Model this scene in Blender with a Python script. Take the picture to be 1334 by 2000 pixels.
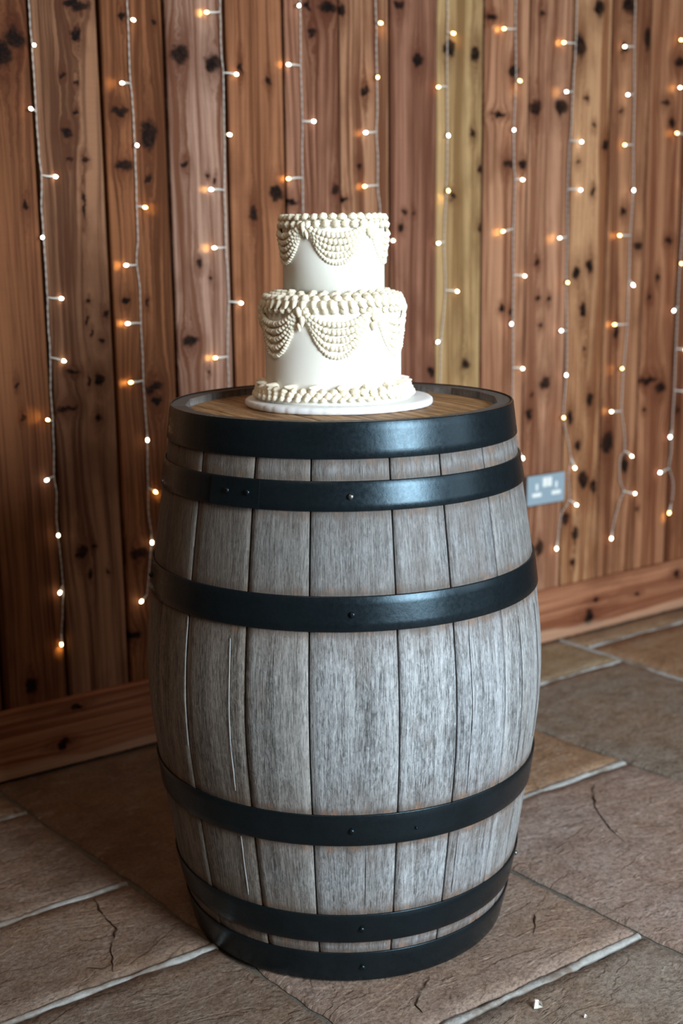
import bpy, bmesh, math, random
from math import sin, cos, pi, radians, sqrt
from mathutils import Vector, Matrix, noise

for o in list(bpy.data.objects):
    bpy.data.objects.remove(o)
scene = bpy.context.scene
COL = scene.collection
random.seed(7)

# ------------------------------------------------------------------ camera
W, H = 1334, 2000
CH, FPX, PITCH, ROLL = 1.19797, 2442.75, radians(11.9124), radians(-0.67135)
Fv = Vector((0, cos(PITCH), -sin(PITCH)))
R0, U0 = Vector((1, 0, 0)), Vector((0, sin(PITCH), cos(PITCH)))
Rv = cos(ROLL) * R0 + sin(ROLL) * U0
Uv = -sin(ROLL) * R0 + cos(ROLL) * U0
CAM = Vector((0, 0, CH))
cd = bpy.data.cameras.new('camera')
cam = bpy.data.objects.new('camera', cd); COL.objects.link(cam)
M = Matrix((Rv, Uv, -Fv)).transposed().to_4x4(); M.translation = CAM
cam.matrix_world = M
cd.sensor_fit = 'VERTICAL'; cd.sensor_height = 36; cd.sensor_width = 24
cd.lens = FPX / H * 36
cd.clip_start = .05
cd.dof.use_dof = True; cd.dof.focus_distance = 1.93
cd.dof.aperture_fstop = (cd.lens / 1000) / .0135
scene.camera = cam

# ------------------------------------------------------------------ world and daylight
world = bpy.data.worlds.new('world'); scene.world = world
world.use_nodes = True
bg = world.node_tree.nodes['Background']
bg.inputs[0].default_value = (1.0, .78, .60, 1); bg.inputs[1].default_value = .05

def area(name, loc, target, sx, sy, power, col):
    l = bpy.data.lights.new(name, 'AREA'); l.shape = 'RECTANGLE'; l.size = sx; l.size_y = sy
    l.energy = power; l.color = col
    o = bpy.data.objects.new(name, l); COL.objects.link(o)
    o.location = loc
    o.rotation_euler = (Vector(target) - Vector(loc)).to_track_quat('-Z', 'Y').to_euler()
    return o
key = area('window_light', (2.15, -.4, 1.7), (.45, 2.75, .7), 1.2, 1.8, 75, (.80, .93, 1.0))
key.data.spread = radians(100)      # beam narrowed so the light fades towards the left
area('right_side_light', (3.3, 1.35, 1.6), (.6, 2.9, .6), 1.2, 1.9, 18, (.86, .94, 1.0))  # unseen cool area light from the right
area('overhead_warm_light', (-.6, .6, 3.0), (0, 2.6, .5), .8, .8, 9, (1, .74, .5))  # unseen warm area light from above

scene.view_settings.view_transform = 'Standard'
scene.view_settings.look = 'None'
scene.view_settings.gamma = 1
scene.view_settings.use_curve_mapping = False
scene.view_settings.exposure = 0.0

# ------------------------------------------------------------------ helpers
WA, WD = radians(35.13414), 3.251947
Dv = Vector((cos(WA), sin(WA), 0)); Nv = Vector((sin(WA), -cos(WA), 0)); W0 = Vector((0, WD, 0))

def ray(px, py):
    return Rv * ((px - W / 2) / FPX) + Uv * ((H / 2 - py) / FPX) + Fv
def on_wall(px, py, n=-.018):
    """point of the wall plane seen at a photo pixel: wall coordinates (u along, -n, z)"""
    v = ray(px, py); t = ((W0 + n * Nv - CAM).dot(Nv)) / v.dot(Nv)
    P = CAM + t * v - W0
    return Vector((P.dot(Dv), -n, P.z))
def wall_dist(px, py, n=-.018):
    v = ray(px, py); return ((W0 + n * Nv - CAM).dot(Nv)) / v.dot(Nv)

def link(name, me, mat=None, parent=None):
    o = bpy.data.objects.new(name, me); COL.objects.link(o)
    if mat: me.materials.append(mat)
    if parent: o.parent = parent
    return o
def mesh(name, vs, fs, mat=None, parent=None, smooth=False):
    me = bpy.data.meshes.new(name); me.from_pydata([tuple(v) for v in vs], [], fs)
    if smooth: me.polygons.foreach_set('use_smooth', [True] * len(me.polygons))
    me.update()
    return link(name, me, mat, parent)
def bmobj(name, bm, mat=None, parent=None, smooth=False):
    bmesh.ops.recalc_face_normals(bm, faces=bm.faces)
    me = bpy.data.meshes.new(name); bm.to_mesh(me); bm.free()
    if smooth: me.polygons.foreach_set('use_smooth', [True] * len(me.polygons))
    return link(name, me, mat, parent)
def empty(name, loc=(0, 0, 0), rz=0):
    o = bpy.data.objects.new(name, None); COL.objects.link(o); o.location = loc; o.rotation_euler = (0, 0, rz)
    o.empty_display_size = .05
    return o
def tag(o, label=None, cat=None, group=None, kind=None):
    if label: o['label'] = label
    if cat: o['category'] = cat
    if group: o['group'] = group
    if kind: o['kind'] = kind
    return o
def srgb(r, g, b):
    f = lambda c: (c / 255 / 12.92) if c / 255 <= .04045 else ((c / 255 + .055) / 1.055) ** 2.4
    return (f(r), f(g), f(b), 1)
def lathe_data(prof, seg, closed=False, a0=0, a1=2 * pi, mod=None):
    vs, fs = [], []
    full = abs(a1 - a0 - 2 * pi) < 1e-6
    n = seg if full else seg + 1
    for i in range(n):
        a = a0 + (a1 - a0) * i / seg
        for k, (r, z) in enumerate(prof):
            rr, zz = (r, z) if mod is None else mod(r, z, a, k)
            vs.append((rr * sin(a), -rr * cos(a), zz))
    m = len(prof)
    for i in range(seg):
        j = (i + 1) % n
        for k in range(m if closed else m - 1):
            l = (k + 1) % m
            fs.append((i * m + k, j * m + k, j * m + l, i * m + l))
    return vs, fs
def box_bm(bm, x0, x1, y0, y1, z0, z1, bev=0, seg=2):
    r = bmesh.ops.create_cube(bm, size=1)
    vv = r['verts']
    for v in vv:
        v.co = Vector(((x0 + x1) / 2 + v.co.x * (x1 - x0), (y0 + y1) / 2 + v.co.y * (y1 - y0), (z0 + z1) / 2 + v.co.z * (z1 - z0)))
    if bev:
        es = list({e for v in vv for e in v.link_edges})
        bmesh.ops.bevel(bm, geom=es, offset=bev, segments=seg, affect='EDGES', profile=.6)

class NT:
    """tiny node-tree writer"""
    def __init__(s, tree): s.t = tree; s.n = tree.nodes; s.l = tree.links
    def put(s, sock, v):
        if v is None: return
        if hasattr(v, 'is_output') or isinstance(v, bpy.types.NodeSocket): s.l.new(v, sock)
        else: sock.default_value = v
    def m(s, op, a, b=None, c=None, clamp=False):
        n = s.n.new('ShaderNodeMath'); n.operation = op; n.use_clamp = clamp
        s.put(n.inputs[0], a); s.put(n.inputs[1], b); s.put(n.inputs[2], c); return n.outputs[0]
    def xyz(s, x, y, z):
        n = s.n.new('ShaderNodeCombineXYZ'); s.put(n.inputs[0], x); s.put(n.inputs[1], y); s.put(n.inputs[2], z); return n.outputs[0]
    def sep(s, v):
        n = s.n.new('ShaderNodeSeparateXYZ'); s.put(n.inputs[0], v); return n.outputs
    def noise(s, v, scale=1, detail=3, rough=.5, dist=0):
        n = s.n.new('ShaderNodeTexNoise'); s.put(n.inputs['Vector'], v); n.inputs['Scale'].default_value = scale
        n.inputs['Detail'].default_value = detail; n.inputs['Roughness'].default_value = rough; n.inputs['Distortion'].default_value = dist
        return n.outputs[0]
    def vor(s, v, scale=1, feat='F1', rnd=1):
        n = s.n.new('ShaderNodeTexVoronoi'); n.feature = feat; s.put(n.inputs['Vector'], v)
        n.inputs['Scale'].default_value = scale; n.inputs['Randomness'].default_value = rnd
        return n.outputs['Distance'], (n.outputs['Color'] if feat == 'F1' else None)
    def ramp(s, f, stops, interp='LINEAR'):
        n = s.n.new('ShaderNodeValToRGB'); s.put(n.inputs[0], f); cr = n.color_ramp; cr.interpolation = interp
        while len(cr.elements) < len(stops): cr.elements.new(.5)
        for e, (p, c) in zip(cr.elements, stops):
            e.position = p; e.color = c if isinstance(c, tuple) else (c, c, c, 1)
        return n.outputs[0]
    def mix(s, f, a, b, mode='MIX'):
        n = s.n.new('ShaderNodeMix'); n.data_type = 'RGBA'; n.blend_type = mode
        s.put(n.inputs[0], f); s.put(n.inputs[6], a); s.put(n.inputs[7], b); return n.outputs[2]
    def step(s, x, a, b):
        n = s.n.new('ShaderNodeMapRange'); n.interpolation_type = 'SMOOTHSTEP'
        s.put(n.inputs[0], x); s.put(n.inputs[1], a); s.put(n.inputs[2], b); return n.outputs[0]
    def bump(s, h, strength=.3, dist=.01, nrm=None):
        n = s.n.new('ShaderNodeBump'); n.inputs['Strength'].default_value = strength; n.inputs['Distance'].default_value = dist
        s.put(n.inputs['Height'], h); s.put(n.inputs['Normal'], nrm); return n.outputs[0]
    def coord(s, which='Object'):
        return s.n.new('ShaderNodeTexCoord').outputs[which]
    def info(s): return s.n.new('ShaderNodeObjectInfo').outputs
def material(name, base=(.5, .5, .5, 1), rough=.5, metal=0, spec=.5):
    m = bpy.data.materials.new(name); m.use_nodes = True
    b = m.node_tree.nodes['Principled BSDF']
    b.inputs['Base Color'].default_value = base; b.inputs['Roughness'].default_value = rough
    b.inputs['Metallic'].default_value = metal; b.inputs['Specular IOR Level'].default_value = spec
    return m, NT(m.node_tree), b.inputs

# ------------------------------------------------------------------ wood with placed knots
def knot_group():
    g = bpy.data.node_groups.new('knot', 'ShaderNodeTree')
    for nm in ('u', 'z', 'cu', 'cz', 'ru', 'rz', 'du', 'mask', 'halo'):
        g.interface.new_socket(nm, in_out='INPUT', socket_type='NodeSocketFloat')
    for nm in ('du', 'mask', 'halo'):
        g.interface.new_socket(nm, in_out='OUTPUT', socket_type='NodeSocketFloat')
    N = NT(g); i = g.nodes.new('NodeGroupInput').outputs; o = g.nodes.new('NodeGroupOutput').inputs
    du = N.m('SUBTRACT', i['u'], i['cu']); dz = N.m('SUBTRACT', i['z'], i['cz'])
    a = N.m('DIVIDE', du, i['ru']); b = N.m('DIVIDE', dz, i['rz'])
    a2 = N.m('MULTIPLY', a, a); b2 = N.m('MULTIPLY', b, b)
    q = N.m('SQRT', N.m('ADD', a2, b2))
    mk = N.m('MULTIPLY', N.m('SUBTRACT', 1.22, q), 2.1, clamp=True)
    q2 = N.m('MULTIPLY_ADD', b2, .10, a2)
    sh = N.m('DIVIDE', du, N.m('ADD', q2, .7))
    N.put(o['du'], N.m('SUBTRACT', i['du'], sh))
    N.put(o['mask'], N.m('MAXIMUM', i['mask'], mk))
    h = N.m('SQRT', N.m('MULTIPLY_ADD', b2, .30, a2))
    h = N.m('MULTIPLY', N.m('SUBTRACT', 2.6, h), .42, clamp=True)
    N.put(o['halo'], N.m('MAXIMUM', i['halo'], h))
    return g
KNOT = knot_group()

def wood_material(name, light, dark, knots, seed, horizontal=False, dark_knot=srgb(15, 9, 7), contrast=1.0):
    m, N, B = material(name, rough=.78, spec=.10)
    x, y, z = N.sep(N.coord())
    u, v = (z, x) if horizontal else (x, z)
    wob = N.noise(N.xyz(u, v, seed), 38, 4, .62)
    wob2 = N.noise(N.xyz(v, u, seed + 5.), 38, 4, .62)
    uk = N.m('MULTIPLY_ADD', N.m('SUBTRACT', wob, .5), .030, u)
    vk = N.m('MULTIPLY_ADD', N.m('SUBTRACT', wob2, .5), .046, v)
    du, mk, ha = 0.0, 0.0, 0.0
    for (cu, cz, ru, rz) in knots:
        g = N.n.new('ShaderNodeGroup'); g.node_tree = KNOT
        for k, val in (('u', uk), ('z', vk), ('cu', cu), ('cz', cz), ('ru', ru), ('rz', rz), ('du', du), ('mask', mk), ('halo', ha)):
            N.put(g.inputs[k], val)
        du, mk, ha = g.outputs['du'], g.outputs['mask'], g.outputs['halo']
    drift = N.noise(N.xyz(N.m('MULTIPLY', u, 3), N.m('MULTIPLY', v, .7), seed + 11.), 1, 2, .5)
    gu = N.m('ADD', N.m('ADD', u, N.m('MULTIPLY', du, 1.0)), N.m('MULTIPLY', drift, .06))
    broad = N.noise(N.xyz(N.m('MULTIPLY', gu, 26), N.m('MULTIPLY', v, .55), seed), 1, 2, .5)
    mid = N.noise(N.xyz(N.m('MULTIPLY', gu, 120), N.m('MULTIPLY', v, 1.2), seed + 2.), 1, 3, .55)
    fine = N.noise(N.xyz(N.m('MULTIPLY', gu, 520), N.m('MULTIPLY', v, 7), seed + 3.), 1, 2, .6)
    blot = N.noise(N.xyz(N.m('MULTIPLY', u, 9), N.m('MULTIPLY', v, 3.2), seed + 21.), 1, 4, .62)
    f = N.m('ADD', N.m('MULTIPLY', broad, .40), N.m('ADD', N.m('MULTIPLY', mid, .42), N.m('MULTIPLY', fine, .18)))
    f = N.step(f, .5 - .11 / contrast, .5 + .12 / contrast)
    c = N.mix(f, dark, light)
    c = N.mix(N.m('MULTIPLY', N.step(blot, .50, .70), .45), c, N.mix(.5, dark, srgb(70, 34, 20)))
    # cross-cut saw marks, very faint
    saw = N.noise(N.xyz(N.m('MULTIPLY', u, 1.5), N.m('MULTIPLY', v, 240), seed), 1, 2, .5)
    c = N.mix(N.m('MULTIPLY', N.m('SUBTRACT', saw, .5), .35, clamp=True), c, dark)
    c = N.mix(N.m('MULTIPLY', ha, .72), c, N.mix(.6, dark, srgb(74, 32, 18)))
    rk = N.noise(N.xyz(N.m('MULTIPLY', u, 160), N.m('MULTIPLY', v, 160), seed), 1, 2, .6)
    kc = N.mix(N.step(rk, .45, .75), dark_knot, srgb(50, 25, 16))
    c = N.mix(N.m('MULTIPLY', mk, N.m('MULTIPLY_ADD', N.step(wob, .35, .6), .14, .86)), c, kc)
    N.put(B['Base Color'], c)
    hgt = N.m('ADD', N.m('MULTIPLY', mid, .5), N.m('MULTIPLY', fine, .5))
    N.put(B['Normal'], N.bump(hgt, .35, .003))
    return m

# ------------------------------------------------------------------ wall, planks, baseboard, floor
wm, N, B = material('wall_backing', srgb(20, 14, 11), .9)
ZT = 2.35
bm = bmesh.new(); box_bm(bm, -2.3, 3.4, .046, .10, -.03, ZT)
wall = bmobj('wall_back', bm, wm); wall.location = W0; wall.rotation_euler = (0, 0, WA)
tag(wall, kind='structure')

seams = [on_wall(x, y).x for x, y in [(0, 1262), (55, 0), (190, 0), (318, 0), (437, 0), (552, 0), (662, 0), (760, 0), (854, 0),
                                      (947, 0), (1037, 0), (1122, 0), (1199, 0), (1276, 0), (1345, 0)]]
pitch = (seams[-1] - seams[0]) / (len(seams) - 1)
gaps = [.008, .010, .010, .010, .010, .008, .004, .007, .0045, .007, .006, .007, .0085, .007, .006]
nl, nr = 7, 11
seams = [seams[0] - pitch * (nl - i) for i in range(nl)] + seams + [seams[-1] + pitch * (i + 1) for i in range(nr)]
gaps = [.008] * nl + gaps + [.005] * nr
KN = [(5,105,22,30),(30,75,28,25),(50,400,6,16),(32,750,5,8),(45,812,6,8),(62,1340,14,14),
 (150,10,30,12),(148,70,12,16),(120,145,9,6),(148,162,6,6),(148,218,5,7),(130,258,15,9),(135,310,8,7),(166,311,8,7),(163,400,4,26),
 (206,610,8,7),(199,667,8,7),(169,622,4,9),(178,650,4,6),(174,588,4,5),(142,728,16,5),(172,743,5,12),(194,743,10,12),(193,815,9,9),(131,798,24,8),
 (159,1080,14,12),(176,1122,7,9),(182,1066,5,6),(210,1116,4,4),
 (240,30,8,10),(291,262,18,34),(290,348,7,10),(243,325,18,12),(233,215,20,10),(300,45,5,6),(247,585,11,8),(287,592,5,7),(300,758,20,12),(307,783,11,10),(270,1080,20,12),(262,1240,20,10),
 (350,105,21,22),(415,125,20,20),(361,322,9,8),(405,345,4,4),(420,352,5,6),(388,515,9,8),(412,543,5,6),(371,667,20,11),(408,725,4,5),
 (470,133,6,14),(524,158,6,10),(495,418,10,18),(541,378,15,15),
 (609,62,10,12),(655,370,8,14),(570,395,16,9),(640,15,22,14),(600,12,8,10),
 (712,177,10,11),(702,325,6,8),(672,390,8,6),(668,20,6,16),
 (778,10,12,12),(816,118,11,14),(783,443,6,8),(790,416,4,5),(808,416,4,5),
 (877,95,15,18),(930,105,11,18),(924,262,6,8),(885,383,9,7),(938,330,6,9),(937,445,5,10),(909,710,10,13),(842,727,7,10),
 (960,32,13,6),(1003,138,12,13),(975,225,18,4),(990,322,12,10),(1020,322,9,8),(980,603,6,6),(995,612,4,7),
 (1046,212,12,18),(1097,210,14,17),(1059,25,6,8),(1048,513,7,6),(1051,584,5,7),(1072,586,5,7),(1055,637,5,6),(1064,749,12,13),(1039,772,4,5),(1033,811,8,12),(1052,1070,10,16),
 (1170,15,12,18),(1133,90,12,28),(1145,190,5,6),(1160,245,5,6),(1128,317,5,6),(1157,375,5,8),(1183,282,7,12),(1126,534,9,16),(1152,520,8,15),(1139,605,8,20),(1141,682,4,5),(1151,779,8,14),(1113,815,7,16),(1128,869,7,12),(1139,937,11,20),(1158,950,7,16),(1104,1012,7,14),(1122,1045,7,18),(1118,1098,5,7),
 (1228,10,14,18),(1265,75,8,30),(1220,95,9,12),(1212,218,6,4),(1218,413,7,9),(1245,480,10,9),(1204,650,5,12),(1186,864,14,24),(1220,905,8,20),
 (1269,582,6,6),(1265,743,20,8),(1258,800,4,5),(1245,994,4,5),
 (1300,200,11,7),(1328,120,13,10),(1313,240,6,12),(1284,542,5,9),(1290,757,13,12),(1323,799,5,9),(1306,470,8,6),(1320,1120,6,9)]
def px_knot(x, y, a, b, n=-.018):
    p = on_wall(x, y, n); q = on_wall(x + a, y, n); s = on_wall(x, y + b, n)
    return (p.x, p.z, abs(q.x - p.x) * .86, abs(s.z - p.z) * .86)
KW = [px_knot(*k) for k in KN]
tone = {0: (srgb(128, 81, 53), srgb(75, 41, 25)), 1: (srgb(145, 103, 77), srgb(83, 51, 34)), 2: (srgb(141, 90, 59), srgb(84, 48, 28)),  # left planks darkened, the light's falloff put into their colour
        3: (srgb(169, 133, 115), srgb(102, 63, 45)), 4: (srgb(150, 99, 69), srgb(97, 57, 35)), 5: (srgb(156, 110, 87), srgb(89, 50, 34)),
        6: (srgb(172, 126, 96), srgb(102, 62, 42)), 7: (srgb(152, 106, 85), srgb(97, 59, 43)), 8: (srgb(179, 146, 103), srgb(126, 94, 60)),
        9: (srgb(176, 128, 98), srgb(115, 70, 48)), 10: (srgb(177, 130, 102), srgb(115, 71, 50)), 11: (srgb(191, 145, 107), srgb(125, 77, 49)),
        12: (srgb(166, 117, 85), srgb(102, 59, 38)), 13: (srgb(170, 119, 87), srgb(111, 64, 42)), 14: (srgb(150, 97, 67), srgb(88, 49, 32))}
for i in range(len(seams) - 1):
    k = i - nl + 1                      # 0 is the plank right of the frame's left edge
    a = seams[i] + gaps[i] / 2; b = seams[i + 1] - gaps[i + 1] / 2
    kn = [q for q in KW if a - .004 < q[0] < b + .004]
    if not kn:
        rr = random.Random(i)
        kn = [(rr.uniform(a + .03, b - .03), rr.uniform(.3, 2.2), rr.uniform(.006, .014), rr.uniform(.008, .018)) for _ in range(6)]
    kn += [(random.Random(i * 3 + 1).uniform(a + .03, b - .03), z_, .010, .013) for z_ in (2.05, 2.25)]
    lt, dk = tone.get(k - 1 + 0, tone[(i * 5) % 14])
    mt = wood_material('plank_wood_%d' % i, lt, dk, kn, i * 3.7 + 1, contrast=1.3)
    dy = random.Random(i).uniform(-.0012, .0012)
    y0, y1, c = .018 + dy, .044, .0028
    prof = [(a, y1), (a, y0 + c), (a + c, y0), (b - c, y0), (b, y0 + c), (b, y1)]
    vs = [(x, y, -.02) for x, y in prof] + [(x, y, ZT) for x, y in prof]
    n = 6
    fs = [(j, (j + 1) % n, (j + 1) % n + n, j + n) for j in range(n)] + [tuple(range(n))[::-1], tuple(range(n, 2 * n))]
    o = mesh('plank', vs, [tuple(reversed(f)) for f in fs], mt, wall)
    if k == 9 : o['label'] = 'paler olive toned plank'

BH = .1665
bk = [px_knot(x, y, a, b, 0) for x, y, a, b in [(124, 1453, 12, 12), (150, 1380, 12, 6), (1162, 1172, 7, 7), (1150, 1205, 10, 16), (1322, 1120, 6, 10), (1245, 1160, 5, 5)]]
bmw = wood_material('baseboard_wood', srgb(172, 118, 88), srgb(120, 70, 48), [(cz, cu, rz, ru) for cu, cz, ru, rz in bk], 91.3, horizontal=True)
nt = NT(bmw.node_tree); bs = bmw.node_tree.nodes['Principled BSDF'].inputs['Base Color']; src = bs.links[0].from_socket
x, y, z = nt.sep(nt.coord()); nz = nt.noise(nt.xyz(nt.m('MULTIPLY', x, 2.2), 0., nt.m('MULTIPLY', z, 9)), 1, 3, .5)
sap = nt.step(nt.m('ADD', z, nt.m('MULTIPLY', nz, -.06)), .004, -.012)
nt.put(bs, nt.mix(nt.m('MULTIPLY', sap, .45), src, srgb(206, 168, 140)))
def strip(name, prof, x0, x1, mat):
    n = len(prof)
    vs = [(x0, y, z) for y, z in prof] + [(x1, y, z) for y, z in prof]
    fs = [(j, (j + 1) % n, (j + 1) % n + n, j + n) for j in range(n)] + [tuple(range(n))[::-1], tuple(range(n, 2 * n))]
    o = mesh(name, vs, fs, mat); o.location = W0; o.rotation_euler = (0, 0, WA); return o
o = strip('baseboard_back', [(0, .0035), (0, BH - .006), (.005, BH), (.0168, BH), (.0168, .0035)], -2.3, 3.4, bmw)
tag(o, kind='structure')

# floor: mortar bed, slabs, raised cross joints
def stone_material():
    m, N, B = material('riven_sandstone', rough=.55, spec=.4)
    P = N.coord(); inf = N.info(); rnd = inf['Random']
    x, y, z = N.sep(P)
    sx = N.m('MULTIPLY_ADD', rnd, 17, 0)
    Pv = N.xyz(x, y, sx)
    big = N.noise(Pv, 3.2, 5, .6)
    medn = N.noise(Pv, 15, 6, .65)
    fin = N.noise(Pv, 130, 4, .65)
    # riven terraces
    warp = N.noise(N.xyz(N.m('MULTIPLY', x, 1.0), N.m('MULTIPLY', y, 2.2), sx), 3.6, 5, .56, .5)
    ter = N.m('MULTIPLY', warp, 8)
    fr = N.m('FRACT', ter); fl = N.m('FLOOR', ter)
    st = N.m('ADD', fl, N.step(fr, .80, 1.0))
    flake = N.noise(N.xyz(N.m('MULTIPLY', x, 16), N.m('MULTIPLY', y, 34), sx), 1, 5, .66, .5)
    c = N.mix(N.step(big, .40, .62), inf['Color'], N.mix(.45, inf['Color'], srgb(156, 122, 96)))
    c = N.mix(N.m('MULTIPLY', N.step(medn, .42, .72), .50), c, N.mix(.5, inf['Color'], srgb(170, 160, 150)))
    c = N.mix(N.m('MULTIPLY', N.step(medn, .52, .28), .40), c, srgb(84, 66, 54))
    c = N.mix(N.m('MULTIPLY', N.step(flake, .56, .74), .35), c, srgb(190, 180, 172))
    c = N.mix(N.step(fin, .30, .95), c, srgb(60, 48, 42))
    N.put(B['Base Color'], c)
    N.put(B['Roughness'], N.m('MULTIPLY_ADD', medn, .25, .40))
    b1 = N.bump(N.m('MULTIPLY', st, 1.0), .5, .003)
    b2 = N.bump(N.m('ADD', N.m('MULTIPLY', medn, 1.0), N.m('MULTIPLY', flake, .40)), .50, .008, b1)
    b3 = N.bump(N.noise(Pv, 55, 6, .72), .8, .005, b2)
    N.put(B['Normal'], b3)
    return m
stone_m = stone_material()
mm, N, B = material('mortar_light', rough=.9, spec=.2)
P = N.coord(); a_ = N.noise(P, 60, 5, .7); b_ = N.noise(P, 9, 4, .6)
c = N.mix(a_, srgb(120, 116, 112), srgb(200, 200, 198)); c = N.mix(N.m('MULTIPLY', N.step(b_, .46, .62), .8), c, srgb(112, 94, 80))
N.put(B['Base Color'], c); N.put(B['Normal'], N.bump(a_, .8, .004)); mortar_light = mm
mm, N, B = material('mortar_dark', rough=.95, spec=.15)
P = N.coord(); a_ = N.noise(P, 70, 5, .7)
N.put(B['Base Color'], N.mix(a_, srgb(62, 56, 50), srgb(134, 126, 116))); N.put(B['Normal'], N.bump(a_, .8, .004)); mortar_dark = mm

floor = mesh('floor', [(-3.6, .02, -.008), (4, .02, -.008), (4, -4.2, -.008), (-3.6, -4.2, -.008), (-3.6, .02, -.04), (4, .02, -.04), (4, -4.2, -.04), (-3.6, -4.2, -.04)],
             [(0, 3, 2, 1), (4, 5, 6, 7), (0, 1, 5, 4), (1, 2, 6, 5), (2, 3, 7, 6), (3, 0, 4, 7)], mortar_dark)
floor.location = W0; floor.rotation_euler = (0, 0, WA); tag(floor, kind='structure')
# long joints run away from the wall, s = a + b t
LJ = [(-3.3, .06), (-2.75, .07), (-2.12, .08), (-1.56, .09), (-.990, .098), (-.388, .084), (.200, .098), (.826, .022), (1.40, .03), (1.98, .02), (2.6, .02), (3.3, 0)]
rows = {0: [.004, .4, 1.1, 1.7, 2.4, 3.0], 1: [.004, .3, .8, 1.4, 2.1, 3.0], 2: [.004, .5, .95, 1.5, 2.2, 3.0], 3: [.004, .175, .593, .889, 1.36, 2.0, 3.0],
        4: [.004, .86, 1.308, 1.98, 2.5, 3.0], 5: [.004, .765, 1.56, 2.2, 3.0], 6: [.004, .252, 1.13, 1.7, 2.4, 3.0],
        7: [.004, .104, .72, 1.3, 2.0, 3.0], 8: [.004, .45, 1.05, 1.8, 2.6], 9: [.004, .35, .9, 1.6, 2.5], 10: [.004, .5, 1.2, 2.0]}
_SC = lambda d: {k: tuple(min(235, int((q * .80 + sum(v) / 3 * .20) * 1.10 + 4)) for q in v) for k, v in d.items()}
SC = _SC({(4, 0): (112, 80, 58), (4, 1): (150, 124, 110), (4, 2): (138, 122, 108), (3, 2): (126, 102, 86), (3, 3): (122, 100, 84), (3, 1): (118, 94, 78), (3, 0): (124, 84, 56),
      (5, 0): (156, 116, 82), (5, 1): (156, 132, 122), (6, 0): (150, 124, 88), (6, 1): (124, 110, 96), (7, 0): (160, 124, 88), (7, 1): (158, 118, 80), (4, 3): (140, 118, 102)})
PALET = [(140, 120, 104), (140, 118, 100), (128, 108, 92), (150, 124, 100), (130, 116, 104), (146, 116, 88)]
def slab(s_fn, t0, t1, res, seed, col):
    """one riven stone: wavy edges, rolled arris, uneven top"""
    wA = .006
    ns = max(8, int((s_fn(1, t0) - s_fn(0, t0)) / res)); nt = max(5, int((t1 - t0) / res))
    vs, fs = [], []
    S = seed * 13.7
    for j in range(nt + 1):
        for i in range(ns + 1):
            f, g = i / ns, j / nt
            t = t0 + (t1 - t0) * g
            sl, sr = s_fn(0, t), s_fn(1, t)
            s = sl + (sr - sl) * f
            wb = lambda q, k: noise.noise(Vector((q * 6, k, S))) * .007 + noise.noise(Vector((q * 24, k, S))) * .0050 + noise.noise(Vector((q * 60, k, S))) * .0028
            ex = max(0, 1 - f * 6) * wb(t, 1) + max(0, 1 - (1 - f) * 6) * wb(t, 2)
            et = max(0, 1 - g * 6) * wb(s, 3) + max(0, 1 - (1 - g) * 6) * wb(s, 4)
            d = min(f * (sr - sl), (1 - f) * (sr - sl), g * (t1 - t0), (1 - g) * (t1 - t0))
            z = .0016 * noise.fractal(Vector((s * 5, t * 5, S)), 1.0, 2.0, 3) + .0016 * noise.noise(Vector((s * 16, t * 22, S + 3)))
            z = min(z, .0016)
            edge = i in (0, ns) or j in (0, nt)
            if edge: z = -.0065
            elif i in (1, ns - 1) or j in (1, nt - 1): z -= .0012 + .001 * noise.noise(Vector((s * 30, t * 30, S)))
            vs.append((s + ex, -(t + et), z))
    # pull the second ring close to the border so the arris is tight
    def vi(i, j): return j * (ns + 1) + i
    L = [list(v) for v in vs]
    for j in range(nt + 1):
        for (bi, ni) in ((0, 1), (ns, ns - 1)):
            b, n_ = vi(bi, j), vi(ni, j); sg = 1 if ni > bi else -1
            L[n_][0] = L[b][0] + sg * .005
    for i in range(ns + 1):
        for (bj, nj) in ((0, 1), (nt, nt - 1)):
            b, n_ = vi(i, bj), vi(i, nj); sg = -1 if nj > bj else 1
            L[n_][1] = L[b][1] + sg * .005
    for j in range(nt):
        for i in range(ns):
            fs.append((vi(i, j), vi(i, j + 1), vi(i + 1, j + 1), vi(i + 1, j)))
    o = mesh('stone_slab', L, fs, stone_m, floor, smooth=True)
    o.color = (*srgb(*col)[:3], 1)
    return o
def mortar_ridge(s0, s1, t, half, seed):
    nn = max(6, int((s1 - s0) / .012)); vs, fs = [], []
    for i in range(nn + 1):
        s = s0 + (s1 - s0) * i / nn
        c_ = t + .005 * noise.noise(Vector((s * 9, seed, 0)))
        w = half * (.95 + .75 * noise.noise(Vector((s * 9, seed, 5))) + .4 * noise.noise(Vector((s * 45, seed, 5))))
        for k, (dw, z) in enumerate(((-1, -.007), (-.8, -.0022), (-.1, -.0004), (.7, -.0016), (1, -.007))):
            vs.append((s, -(c_ + dw * w), z + .0022 * noise.noise(Vector((s * 55, seed, k * 1.7)))))
    for i in range(nn):
        for k in range(4):
            a = i * 5 + k; fs.append((a, a + 5, a + 6, a + 1))
    o = mesh('mortar_joint', vs, [tuple(reversed(f)) for f in fs], mortar_light, floor, smooth=True); return o
lw = {3: .004, 4: .0045, 5: .0065, 6: .005, 7: .009}
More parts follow.
